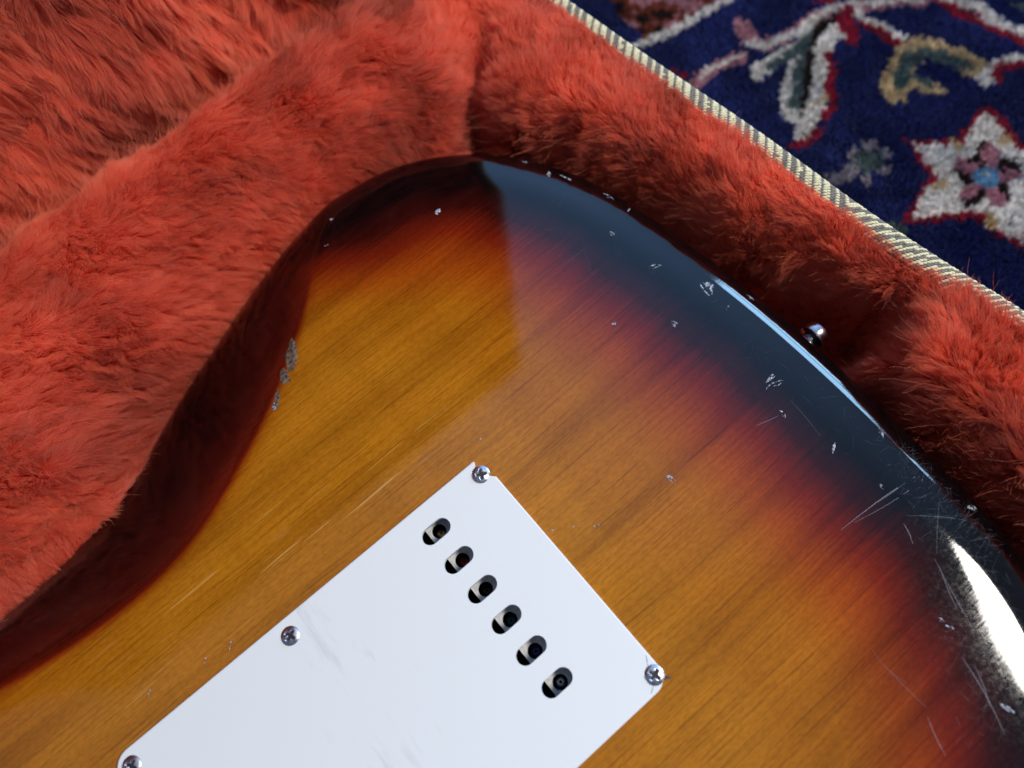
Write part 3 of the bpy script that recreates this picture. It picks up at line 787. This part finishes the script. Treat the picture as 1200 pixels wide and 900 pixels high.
def build_body():
    ins = RD * (1 - (1 - (1 - np.cos(np.linspace(0, math.pi / 2, 26)))))          # outer -> top
    n = len(OUT); V = []; F = []; B = []
    # underside and side
    low = [(OUT - ON * 4.0, -45.0), (OUT - ON * 1.0, -44.0), (OUT, -41.0)]
    for P, z in low: V.append(np.c_[P, np.full(n, z)]); B.append(np.zeros(n))
    for d in ins:
        P = OUT - ON * d
        z = -belly(P[:, 0], P[:, 1]) - float(roundover(d))
        V.append(np.c_[P, z]); B.append(burst_val(P, np.full(n, d)))
    R = len(V)
    for k in range(R - 1):
        for i in range(n):
            j = (i + 1) % n; F.append((k * n + i, k * n + j, (k + 1) * n + j, (k + 1) * n + i))
    F.append(tuple(range(n - 1, -1, -1)))
    ring = OUT - ON * RD
    cav = np.array([(-100, -31), (4, -31), (4, 36.5), (-100, 36.5)], float)
    gxx = np.arange(-310, 125, 2.6); gyy = np.arange(-165, 160, 2.6)
    G = np.array([(x + (1.3 if k % 2 else 0), y) for k, y in enumerate(gyy) for x in gxx])
    ok = inside(G, ring) & (seg_dist(G, ring) > 1.3)
    incav = (G[:, 0] > -102) & (G[:, 0] < 6) & (G[:, 1] > -33) & (G[:, 1] < 38.5)
    e = np.where(G[:, 1] > 20, crease_dist(G[:, 0], G[:, 1]), 99)
    G = G[ok & ~incav & ((e < -3.2) | (e > 4.2))]
    cs = np.linspace(-240, 40, 190); cc = np.interp(cs, _ca_f, _cb_f); sl = np.interp(cs, _ca_f, np.gradient(_cb_f, _ca_f)); nl_ = np.sqrt(1 + sl ** 2)
    for off in (-2.2, -1.2, -0.4, 0.4, 1.2, 2.0, 3.2):
        E_ = np.c_[cs - sl / nl_ * off, cc + off / nl_]
        E_ = E_[inside(E_, ring)]; E_ = E_[seg_dist(E_, ring) > 1.2]; G = np.r_[G, E_]
    pts = [Vector(p) for p in ring] + [Vector(p) for p in cav] + [Vector(p) for p in G]
    edges = [(i, (i + 1) % n) for i in range(n)] + [(n + i, n + (i + 1) % 4) for i in range(4)]
    ov, oe, of, orig, _, _ = delaunay_2d_cdt(pts, edges, [], 0, 1e-5)
    X = np.array([tuple(v) for v in ov])
    base = R * n
    top = (R - 1) * n
    mp = []
    zs = -belly(X[:, 0], X[:, 1]); dd = seg_dist(X, OUT)
    extraV = []; extraB = []
    bv = burst_val(X, dd)
    for i, og in enumerate(orig):
        if og and og[0] < n: mp.append(top + og[0])
        else:
            mp.append(base + len(extraV)); extraV.append((X[i, 0], X[i, 1], zs[i])); extraB.append(bv[i])
    cen = np.array([[X[list(f)].mean(0)] for f in of]).reshape(-1, 2)
    inr = inside(cen, ring); inc = (cen[:, 0] > -100) & (cen[:, 0] < 4) & (cen[:, 1] > -31) & (cen[:, 1] < 36.5)
    for f, a, b in zip(of, inr, inc):
        if a and not b: F.append(tuple(mp[i] for i in f))
    V.append(np.array(extraV)); B.append(np.array(extraB))
    nv = sum(len(v) for v in V)
    # tremolo cavity
    cv = [(x, y, z) for z in (-0.02, -40.0) for x, y in cav]
    V.append(np.array(cv)); B.append(np.zeros(8)); nF = len(F)
    for j in range(4): F.append((nv + j, nv + (j + 1) % 4, nv + 4 + (j + 1) % 4, nv + 4 + j))
    F.append((nv + 4, nv + 5, nv + 6, nv + 7))
    o = meshobj("body", np.vstack(V), F, [MAT_WOOD, MAT_CAVITY], guitar)
    mi = [0] * nF + [1] * 5
    o.data.polygons.foreach_set("material_index", mi)
    a = o.data.attributes.new("burst", 'FLOAT', 'POINT'); a.data.foreach_set("value", np.concatenate(B).astype(np.float32))
    return o
body = build_body()

# --- cover plate: slots are real openings
TH = 1.6
def stadium(cx, cy, L, Wd, n=12):
    r = Wd / 2; h = L / 2 - r; P = []
    for k in range(n + 1): a = -math.pi / 2 + math.pi * k / n; P.append((cx + h + r * math.cos(a), cy + r * math.sin(a)))
    for k in range(n + 1): a = math.pi / 2 + math.pi * k / n; P.append((cx - h + r * math.cos(a), cy + r * math.sin(a)))
    return P
PX0, PX1, PY0, PY1 = -114.4, 17.0, -41.2, 41.2
def plate_outline(ins=0.0):
    P = []
    def corner(cx, cy, r, a0, a1, n=8):
        for k in range(n + 1):
            a = math.radians(a0 + (a1 - a0) * k / n); P.append((cx + (r - ins) * math.cos(a), cy + (r - ins) * math.sin(a)))
    corner(PX0 + 5, PY0 + 5, 5, 180, 270); corner(PX1 - 5, PY0 + 5, 5, 270, 360)
    # broken corner round the screw next to the end of the string slots
    P.extend([(PX1 - ins, 33.0), (16.2 - ins, 33.9), (14.6, 35.6 - ins * .3), (13.2, 37.0 - ins * .3), (13.2, 39.0 - ins), (14.4, 40.2 - ins), (14.8, PY1 - 0.15 - ins), (14.2, PY1 - ins)])
    corner(PX0 + 5, PY1 - 5, 5, 90, 180)
    return np.array(P)
SLOT_X = -6.9; SLOT_Y = [31.9 - 10.8 * i for i in range(6)]
SCREWS = [((563.5, 555.5), 52), ((339.5, 745), 12), ((153, 898), 20), ((767, 791), 5)]
spots = [(pix(u, v, TH + 0.4)[:2], a) for (u, v), a in SCREWS] + [((-57.6, -37.4), 40), ((-111.2, -37.4), 65)]
def build_plate():
    o0, o1 = plate_outline(0), plate_outline(0.35)
    sl = [np.array(stadium(SLOT_X, y, 9.6, 5.2)) for y in SLOT_Y]
    sl += [np.array([(p[0] + 2.0 * math.cos(t), p[1] + 2.0 * math.sin(t)) for t in np.linspace(0, 2 * math.pi, 18, endpoint=False)]) for p, _ in spots[1:]]
    pts = [Vector(p) for p in o1]; edges = [(i, (i + 1) % len(o1)) for i in range(len(o1))]
    for s in sl:
        b = len(pts); pts += [Vector(p) for p in s]; edges += [(b + i, b + (i + 1) % len(s)) for i in range(len(s))]
    ov, oe, of, orig, _, _ = delaunay_2d_cdt(pts, edges, [], 0, 1e-5)
    X = np.array([tuple(v) for v in ov]); V = [(x, y, TH) for x, y in X]; F = []
    for f in of:
        c = X[list(f)].mean(0)[None]
        if inside(c, o1)[0] and not any(inside(c, s)[0] for s in sl): F.append(tuple(f))
    def wall(loops):
        for (A, za), (Bp, zb) in zip(loops[:-1], loops[1:]):
            b = len(V); n = len(A)
            V.extend([(x, y, za) for x, y in A]); V.extend([(x, y, zb) for x, y in Bp])
            for i in range(n): F.append((b + i, b + (i + 1) % n, b + n + (i + 1) % n, b + n + i))
    mid = plate_outline(0.1)
    wall([(o0, 0.05), (o0, TH - 0.35), (mid, TH - 0.1), (o1, TH)])
    for s in sl[:6]: wall([(s, TH), (s, 0.05)])
    for s in sl[6:]: wall([(s, TH), (s, 0.1)])
    return meshobj("back_plate", V, F, MAT_PLATE, guitar, smooth=False)
plate = build_plate()
plate["label"] = "white plastic tremolo cover plate with six string slots"

# hairline cracks and the bent hair at the far corner screw
def ribbon(pts, w, z, name, mat, parent):
    P = np.array(pts, float); T = np.gradient(P, axis=0); T /= np.linalg.norm(T, axis=1)[:, None]
    N = np.c_[-T[:, 1], T[:, 0]]; n = len(P)
    ww = np.array([w * (0.35 + 0.65 * math.sin(math.pi * (0.12 + 0.76 * i / (n - 1)))) for i in range(n)])[:, None]
    V = np.r_[np.c_[P + N * ww / 2, np.full(n, z)], np.c_[P - N * ww / 2, np.full(n, z)]]
    return meshobj(name, V, [(i, i + 1, n + i + 1, n + i) for i in range(n - 1)], mat, parent, smooth=False)
for L_, w_ in (([(776, 792.4), (781, 793.6), (786, 794.6)], 0.75), ([(757, 768), (758, 774), (759, 780)], 0.16), ([(765.5, 803), (764.5, 808), (763, 813)], 0.16)):
    ribbon(pxs(L_, TH), w_, TH + 0.02, "crack", MAT_CRACK, plate)

# --- screws: domed heads with a cross recess
def screw_mesh():
    n = 45; R = 2.75; g = np.linspace(-1, 1, n)
    A, Bq = np.meshgrid(g, g, indexing='ij')
    X = A * np.sqrt(1 - Bq ** 2 / 2); Y = Bq * np.sqrt(1 - A ** 2 / 2)      # square -> disc
    r2 = np.clip(X ** 2 + Y ** 2, 0, 1)
    z = 1.15 * np.sqrt(np.maximum(0, 1 - 0.80 * r2)) - 0.50
    x, y = X * R, Y * R
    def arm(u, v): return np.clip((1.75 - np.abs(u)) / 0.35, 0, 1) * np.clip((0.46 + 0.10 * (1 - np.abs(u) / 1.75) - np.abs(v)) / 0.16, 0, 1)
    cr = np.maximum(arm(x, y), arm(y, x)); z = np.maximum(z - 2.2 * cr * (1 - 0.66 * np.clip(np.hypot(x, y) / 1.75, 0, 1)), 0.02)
    V = np.c_[x.ravel(), y.ravel(), z.ravel()]
    i = np.arange(n * n).reshape(n, n)
    F = np.stack([i[:-1, :-1], i[1:, :-1], i[1:, 1:], i[:-1, 1:]], -1).reshape(-1, 4).tolist()
    b = np.r_[i[0, :], i[1:, -1], i[-1, -2::-1], i[-2:0:-1, 0]]
    k = len(V); V = np.r_[V, np.c_[V[b, 0] * 0.985, V[b, 1] * 0.985, np.full(len(b), -0.25)]]
    m = len(b); F += [(b[j], k + j, k + (j + 1) % m, b[(j + 1) % m]) for j in range(m)]
    me = bpy.data.meshes.new("screw"); me.from_pydata((V * 0.001).tolist(), [], [tuple(map(int, f)) for f in F]); me.update()
    me.polygons.foreach_set("use_smooth", [True] * len(me.polygons)); me.materials.append(MAT_CHROME); me.materials.append(MAT_RECESS_SHADE)
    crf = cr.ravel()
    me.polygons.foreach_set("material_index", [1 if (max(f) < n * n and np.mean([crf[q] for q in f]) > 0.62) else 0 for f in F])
    return me
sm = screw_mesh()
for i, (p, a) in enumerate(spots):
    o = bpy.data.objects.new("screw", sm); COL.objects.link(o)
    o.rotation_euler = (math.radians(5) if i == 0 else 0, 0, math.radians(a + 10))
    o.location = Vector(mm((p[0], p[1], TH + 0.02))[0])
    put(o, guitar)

# --- tremolo block with string holes, and the ball ends in them
BZ = -6.0
hx0 = pix(514.8, 622.6, BZ)
HX = hx0[0]; HY = [pix(u, v, BZ)[1] for u, v in ((514.8, 622.6), (541.2, 657.2), (568.6, 691.0), (597.6, 726.2), (626.6, 763.2), (656.2, 799.6))]
def build_block():
    x0 = pix(504.4, 630.0, BZ)[0]; x1 = x0 + 15; y0, y1 = min(HY) - 9, max(HY) + 8
    o1 = np.array([(x0, y0), (x1, y0), (x1, y1), (x0, y1)])
    hs = [np.array([(HX + 2.2 * math.cos(t), y + 2.2 * math.sin(t)) for t in np.linspace(0, 2 * math.pi, 20, endpoint=False)]) for y in HY]
    pts = [Vector(p) for p in o1]; edges = [(i, (i + 1) % 4) for i in range(4)]
    for s in hs:
        b = len(pts); pts += [Vector(p) for p in s]; edges += [(b + i, b + (i + 1) % len(s)) for i in range(len(s))]
    ov, oe, of, orig, _, _ = delaunay_2d_cdt(pts, edges, [], 0, 1e-5)
    X = np.array([tuple(v) for v in ov]); V = [(x, y, BZ) for x, y in X]; F = []; MI = []
    for f in of:
        c = X[list(f)].mean(0)[None]
        if inside(c, o1)[0] and not any(inside(c, s)[0] for s in hs): F.append(tuple(f)); MI.append(0)
    for L_, zb, mi in [(o1, -34, 0)] + [(s, BZ - 9, 1) for s in hs]:
        b = len(V); n = len(L_); V.extend([(x, y, BZ) for x, y in L_]); V.extend([(x, y, zb) for x, y in L_])
        for i in range(n): F.append((b + i, b + (i + 1) % n, b + n + (i + 1) % n, b + n + i)); MI.append(mi)
        F.append(tuple(range(b + n, b + 2 * n))); MI.append(mi)
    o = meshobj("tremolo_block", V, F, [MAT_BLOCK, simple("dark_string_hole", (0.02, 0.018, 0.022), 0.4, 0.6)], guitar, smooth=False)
    o.data.polygons.foreach_set("material_index", MI)
build_block()
ball_cols = [("brass", (0.62, 0.42, 0.16), 1.0), ("red", (0.32, 0.03, 0.03), 0.5), ("black", (0.03, 0.028, 0.025), 0.5), ("green", (0.03, 0.10, 0.08), 0.5),
             ("purple", (0.07, 0.05, 0.22), 0.5), ("silver", (0.55, 0.55, 0.57), 1.0)]
for (nm, c, mt), y in zip(ball_cols, HY):
    # short spool: two flanges and a waist
    pr = [(0.5, 0.0), (1.55, 0.0), (1.75, -0.25), (1.75, -0.75), (1.2, -1.1), (1.2, -1.9), (1.75, -2.2), (1.75, -3.0), (0.5, -3.2)]
    V = [(HX + r_ * math.cos(t), y + r_ * math.sin(t), BZ - 3.6 + z) for r_, z in pr for t in np.linspace(0, 2 * math.pi, 14, endpoint=False)]
    F = [(k * 14 + j, k * 14 + (j + 1) % 14, (k + 1) * 14 + (j + 1) % 14, (k + 1) * 14 + j) for k in range(len(pr) - 1) for j in range(14)]
    o = meshobj("string_ball_end", V, F, simple(nm + "_ball_end", c, 0.35, mt), guitar)
    o["label"] = nm + " string ball end"

# --- strap button on the tail
bp = pix(953, 394, -20)
prof_b = [(0.0, 16.0), (2.0, 16.0), (2.3, 15.6), (5.8, 15.5), (6.5, 15.2), (6.7, 14.8), (6.7, 11.7), (6.4, 11.3), (4.2, 11.0), (3.6, 8.5), (3.4, 5.0), (3.8, 3.0), (5.4, 1.2), (5.8, 0.4), (5.8, -4.0)]
V = []; ns = 32; bx_ = bp[0] - 13.0
for r_, h in prof_b:
    for t in np.linspace(0, 2 * math.pi, ns, endpoint=False): V.append((bx_ + h, bp[1] + 0.66 * r_ * math.cos(t), -19 + 0.66 * r_ * math.sin(t)))
F = [(k * ns + j, k * ns + (j + 1) % ns, (k + 1) * ns + (j + 1) % ns, (k + 1) * ns + j) for k in range(len(prof_b) - 1) for j in range(ns)]
btn = meshobj("strap_button", V, F, MAT_BUTTON, guitar)
btn["label"] = "round chrome strap button at the tail"

# --- chips in the lacquer
def on_body(u, v):
    z = -1.0
    for _ in range(4):
        p = pix(u, v, z)[:2]; z = float(body_z(p)[0])
    return p, z
def chip(u, v, L, Wd, ang, seed, kind="arc"):
    r = np.random.default_rng(seed); p, _ = on_body(u, v)
    k = int(np.argmin(((OUT - p) ** 2).sum(1))); dn = float((OUT[k] - p) @ ON[k]); p = p - ON[k] * max(0.0, 2.6 - dn)
    a = math.radians(ang); ca, sa = math.cos(a), math.sin(a); V = []; F = []
    def strip(curve, w):
        n = len(curve); C = np.array(curve); T = np.gradient(C, axis=0); T /= np.linalg.norm(T, axis=1)[:, None] + 1e-9; N = np.c_[-T[:, 1], T[:, 0]]
        b = len(V)
        for i in range(n):
            ww = w * math.sin(math.pi * (0.08 + 0.84 * i / (n - 1))) * (0.6 + 0.8 * r.random())
            for s, hz in ((-.5, 0.02), (0.0, 0.10 + 0.12 * r.random()), (.5, 0.02)):
                q = C[i] + N[i] * ww * s + r.normal(0, 0.03, 2); V.append((q[0], q[1], hz))
        for i in range(n - 1):
            for j in (0, 1): F.append((b + i * 3 + j, b + i * 3 + j + 1, b + (i + 1) * 3 + j + 1, b + (i + 1) * 3 + j))
    n = 7
    if kind == "arc":
        for sgn, sc_ in ((1, 1.0),) if seed % 3 else ((1, 1.0), (-1, 0.5)):
            strip([(Wd * 0.5 * sgn * math.sin(t) * sc_, L * 0.5 * -math.cos(t)) for t in np.linspace(0.25, math.pi - 0.3 * r.random(), n)], 0.40 + 0.30 * r.random())
        strip([(Wd * r.uniform(-.2, .2), L * t) for t in np.linspace(-.3, .2, 4)], 0.3)
    elif kind == "dash":
        strip([(0.1 * math.sin(3 * t), L * t) for t in np.linspace(-.5, .5, n)], Wd)
    else:
        # a ragged flake: jittered rings round a centre
        V.append((0, 0, 0.05)); m = 16
        for q in (0.45, 0.8, 1.0):
            for t in range(m):
                w = 2 * math.pi * t / m; jr = q * (1 + r.normal(0, 0.16))
                V.append((Wd * 0.5 * jr * math.cos(w), L * 0.5 * jr * math.sin(w), 0.02 + (0.16 * r.random() if q < 1 else 0)))
        for t in range(m): F.append((0, 1 + t, 1 + (t + 1) % m))
        for q in range(2):
            for t in range(m): F.append((1 + q * m + t, 1 + (q + 1) * m + t, 1 + (q + 1) * m + (t + 1) % m, 1 + q * m + (t + 1) % m))
    Vn = np.array(V); X = np.c_[p[0] + Vn[:, 0] * ca - Vn[:, 1] * sa, p[1] + Vn[:, 0] * sa + Vn[:, 1] * ca]
    z = body_z(X) + Vn[:, 2]
    return meshobj("lacquer_chip", np.c_[X, z], F, MAT_WEAR if kind == "wear" else MAT_CHIP, body, smooth=False)
CH = [(513, 248, 2.6, 1.5, -75, "patch"), (615, 190, 3.2, 1.2, 30, "arc"), (643, 204, 3.4, 1.0, -40, "dash"), (663, 208, 4.8, 1.0, 20, "dash"), (712, 231, 4.6, 2.6, 10, "arc"),
      (737, 246, 2.6, .6, -60, "dash"), (716, 275, 2.4, 1.9, 0, "arc"), (768, 314, 4.6, 2.2, 60, "arc"), (827, 339, 5.6, 3.0, -10, "arc"), (831, 334, 3.4, 2.0, 30, "patch"),
      (878, 349, 3.2, 1.8, 10, "arc"), (790, 380, 2.6, 1.7, 0, "arc"), (720, 381, 1.6, 1.0, 40, "arc"), (909, 452, 6.6, 2.2, 75, "arc"), (903, 443, 4.2, 1.2, 95, "dash"),
      (916, 486, 3.0, 1.4, -10, "arc"), (853, 360, 2.2, .5, 110, "dash"), (977, 525, 3.6, 0.8, -55, "dash"), (785, 563, 3.4, 1.9, 20, "arc"),
      (1031, 508, 3.6, 1.5, -30, "arc"), (1139, 595, 3.2, 2.2, 60, "patch"), (1033, 570, 1.8, .7, -20, "dash"), (1102, 728, 2.2, 1.4, 20, "arc"), (1112, 735, 2.6, .9, 30, "dash"),
      (341, 418, 12.5, 4.4, -33, "wear"), (333, 440, 6.5, 3.4, -20, "wear"), (324, 470, 5.5, 1.8, -30, "wear"), (321, 477, 2.4, 1.6, -30, "patch"), (326, 462, 5, .8, -25, "wear"), (388, 257, 2.0, .7, 70, "dash"),
      (383, 287, 1.8, .6, 70, "dash"), (497, 611, .9, .6, 0, "dash"), (560, 515, 2.4, .4, 70, "dash"), 
      (700, 616, 2.6, .45, 65, "dash"), (674, 617, 1.6, .4, 65, "dash"), (648, 622, 1.6, .5, 65, "dash"), (1180, 830, 4.0, 1.0, 20, "dash"),
      (270, 755, 3.2, .5, -40, "dash"), (240, 775, 2.6, .5, -40, "dash"), (175, 812, 2.2, .5, -40, "dash"), (258, 862, 3.0, 1.0, -40, "arc")]
for i, (u, v, L_, w_, a, k) in enumerate(CH): chip(u, v, L_, w_, a, 100 + i, k)

# --- fine scratches, too many to count
def scratches():
    r = np.random.default_rng(5); segs = []
    segs += [((1094, 546), (984, 622), .13, .8), ((1098, 547), (1000, 613), .09, .6), ((1060, 566), (1026, 590), .10, .4), ((1148, 612), (1060, 605), .09, .4),
             ((1057, 614), (1068, 638), .16, .5), ((1093, 655), (1140, 740), .12, .4), ((1099, 664), (1120, 715), .12, .45), ((1125, 770), (1175, 860), .16, .5),
             ((1140, 780), (1158, 828), .14, .45), ((1100, 588), (1096, 650), .10, .3), ((885, 500), (912, 488), .12, .5), ((925, 470), (960, 512), .09, .3), ((640, 325), (690, 290), .10, .15),
             ((700, 616), (830, 596), .05, .2), ((1106, 885), (1085, 840), .2, .35), ((1035, 780), (1085, 830), .12, .25), ((1020, 760), (1060, 800), .10, .2)]
    for _ in range(420):
        t = r.random(); c = np.array([1062, 520]) * (1 - t) + np.array([1165, 640]) * t
        c = c + np.array([-.75, .66]) * abs(r.normal(0, 26)) + np.array([.6, .7]) * r.normal(0, 14) + np.array([4, -2])
        a = r.normal(-0.45, 0.75); l = r.gamma(2, 5)
        segs.append((tuple(c), (c[0] + l * math.cos(a), c[1] + l * math.sin(a)), 0.04 + 0.03 * r.random(), 0.05 + 0.26 * r.random() ** 2))
    for _ in range(260):
        c = np.array([1150, 720]) + r.normal(0, 1, 2) * (22, 75); a = r.normal(0.9, 0.9); l = r.gamma(2, 6)
        segs.append((tuple(c), (c[0] + l * math.cos(a), c[1] + l * math.sin(a)), 0.04 + 0.04 * r.random(), 0.05 + 0.22 * r.random() ** 2))
    for _ in range(140):
        t = r.random(); c = np.array([640, 205]) * (1 - t) + np.array([1050, 505]) * t + np.array([-.55, .8]) * abs(r.normal(0, 30)) + np.array([0, 6])
        a = r.normal(0.5, 0.8); l = r.gamma(2, 4)
        segs.append((tuple(c), (c[0] + l * math.cos(a), c[1] + l * math.sin(a)), 0.05, 0.06 + 0.2 * r.random() ** 2))
    A = []; 
    V = []; F = []; FA = []
    n = 6
    C = []; Wd = []; Fd = []
    for (p0, p1, w, al) in segs:
        a = pix(*p0, -1)[:2]; b = pix(*p1, -1)[:2]; bend = r.normal(0, 0.03)
        t = np.linspace(0, 1, n)[:, None]; P = a * (1 - t) + b * t; d = b - a; P = P + np.array([-d[1], d[0]]) * bend * np.sin(t * math.pi)
        N = np.array([-d[1], d[0]]) / (np.linalg.norm(d) + 1e-9)
        k = len(C) * 2 * n
        C.append(np.r_[P + N * w / 2, P - N * w / 2]); fade = 0.55 * al * np.sin(np.pi * (0.06 + 0.88 * t[:, 0])) ** 0.6; Fd.append(np.r_[fade, fade])
        F += [(k + i, k + i + 1, k + n + i + 1, k + n + i) for i in range(n - 1)]
    X = np.vstack(C); ok = inside(X, OUT - ON * 4.0)
    z = body_z(X) + 0.035
    okc = ok.reshape(-1, 2 * n).all(1)
    F = [f for f in F if okc[f[0] // (2 * n)]]
    o = meshobj("fine_scratches", np.c_[X, z], F, MAT_SCR, body, smooth=True); o["kind"] = "stuff"
    at = o.data.attributes.new("fade", 'FLOAT', 'POINT'); at.data.foreach_set("value", np.concatenate(Fd).astype(np.float32))
scratches()
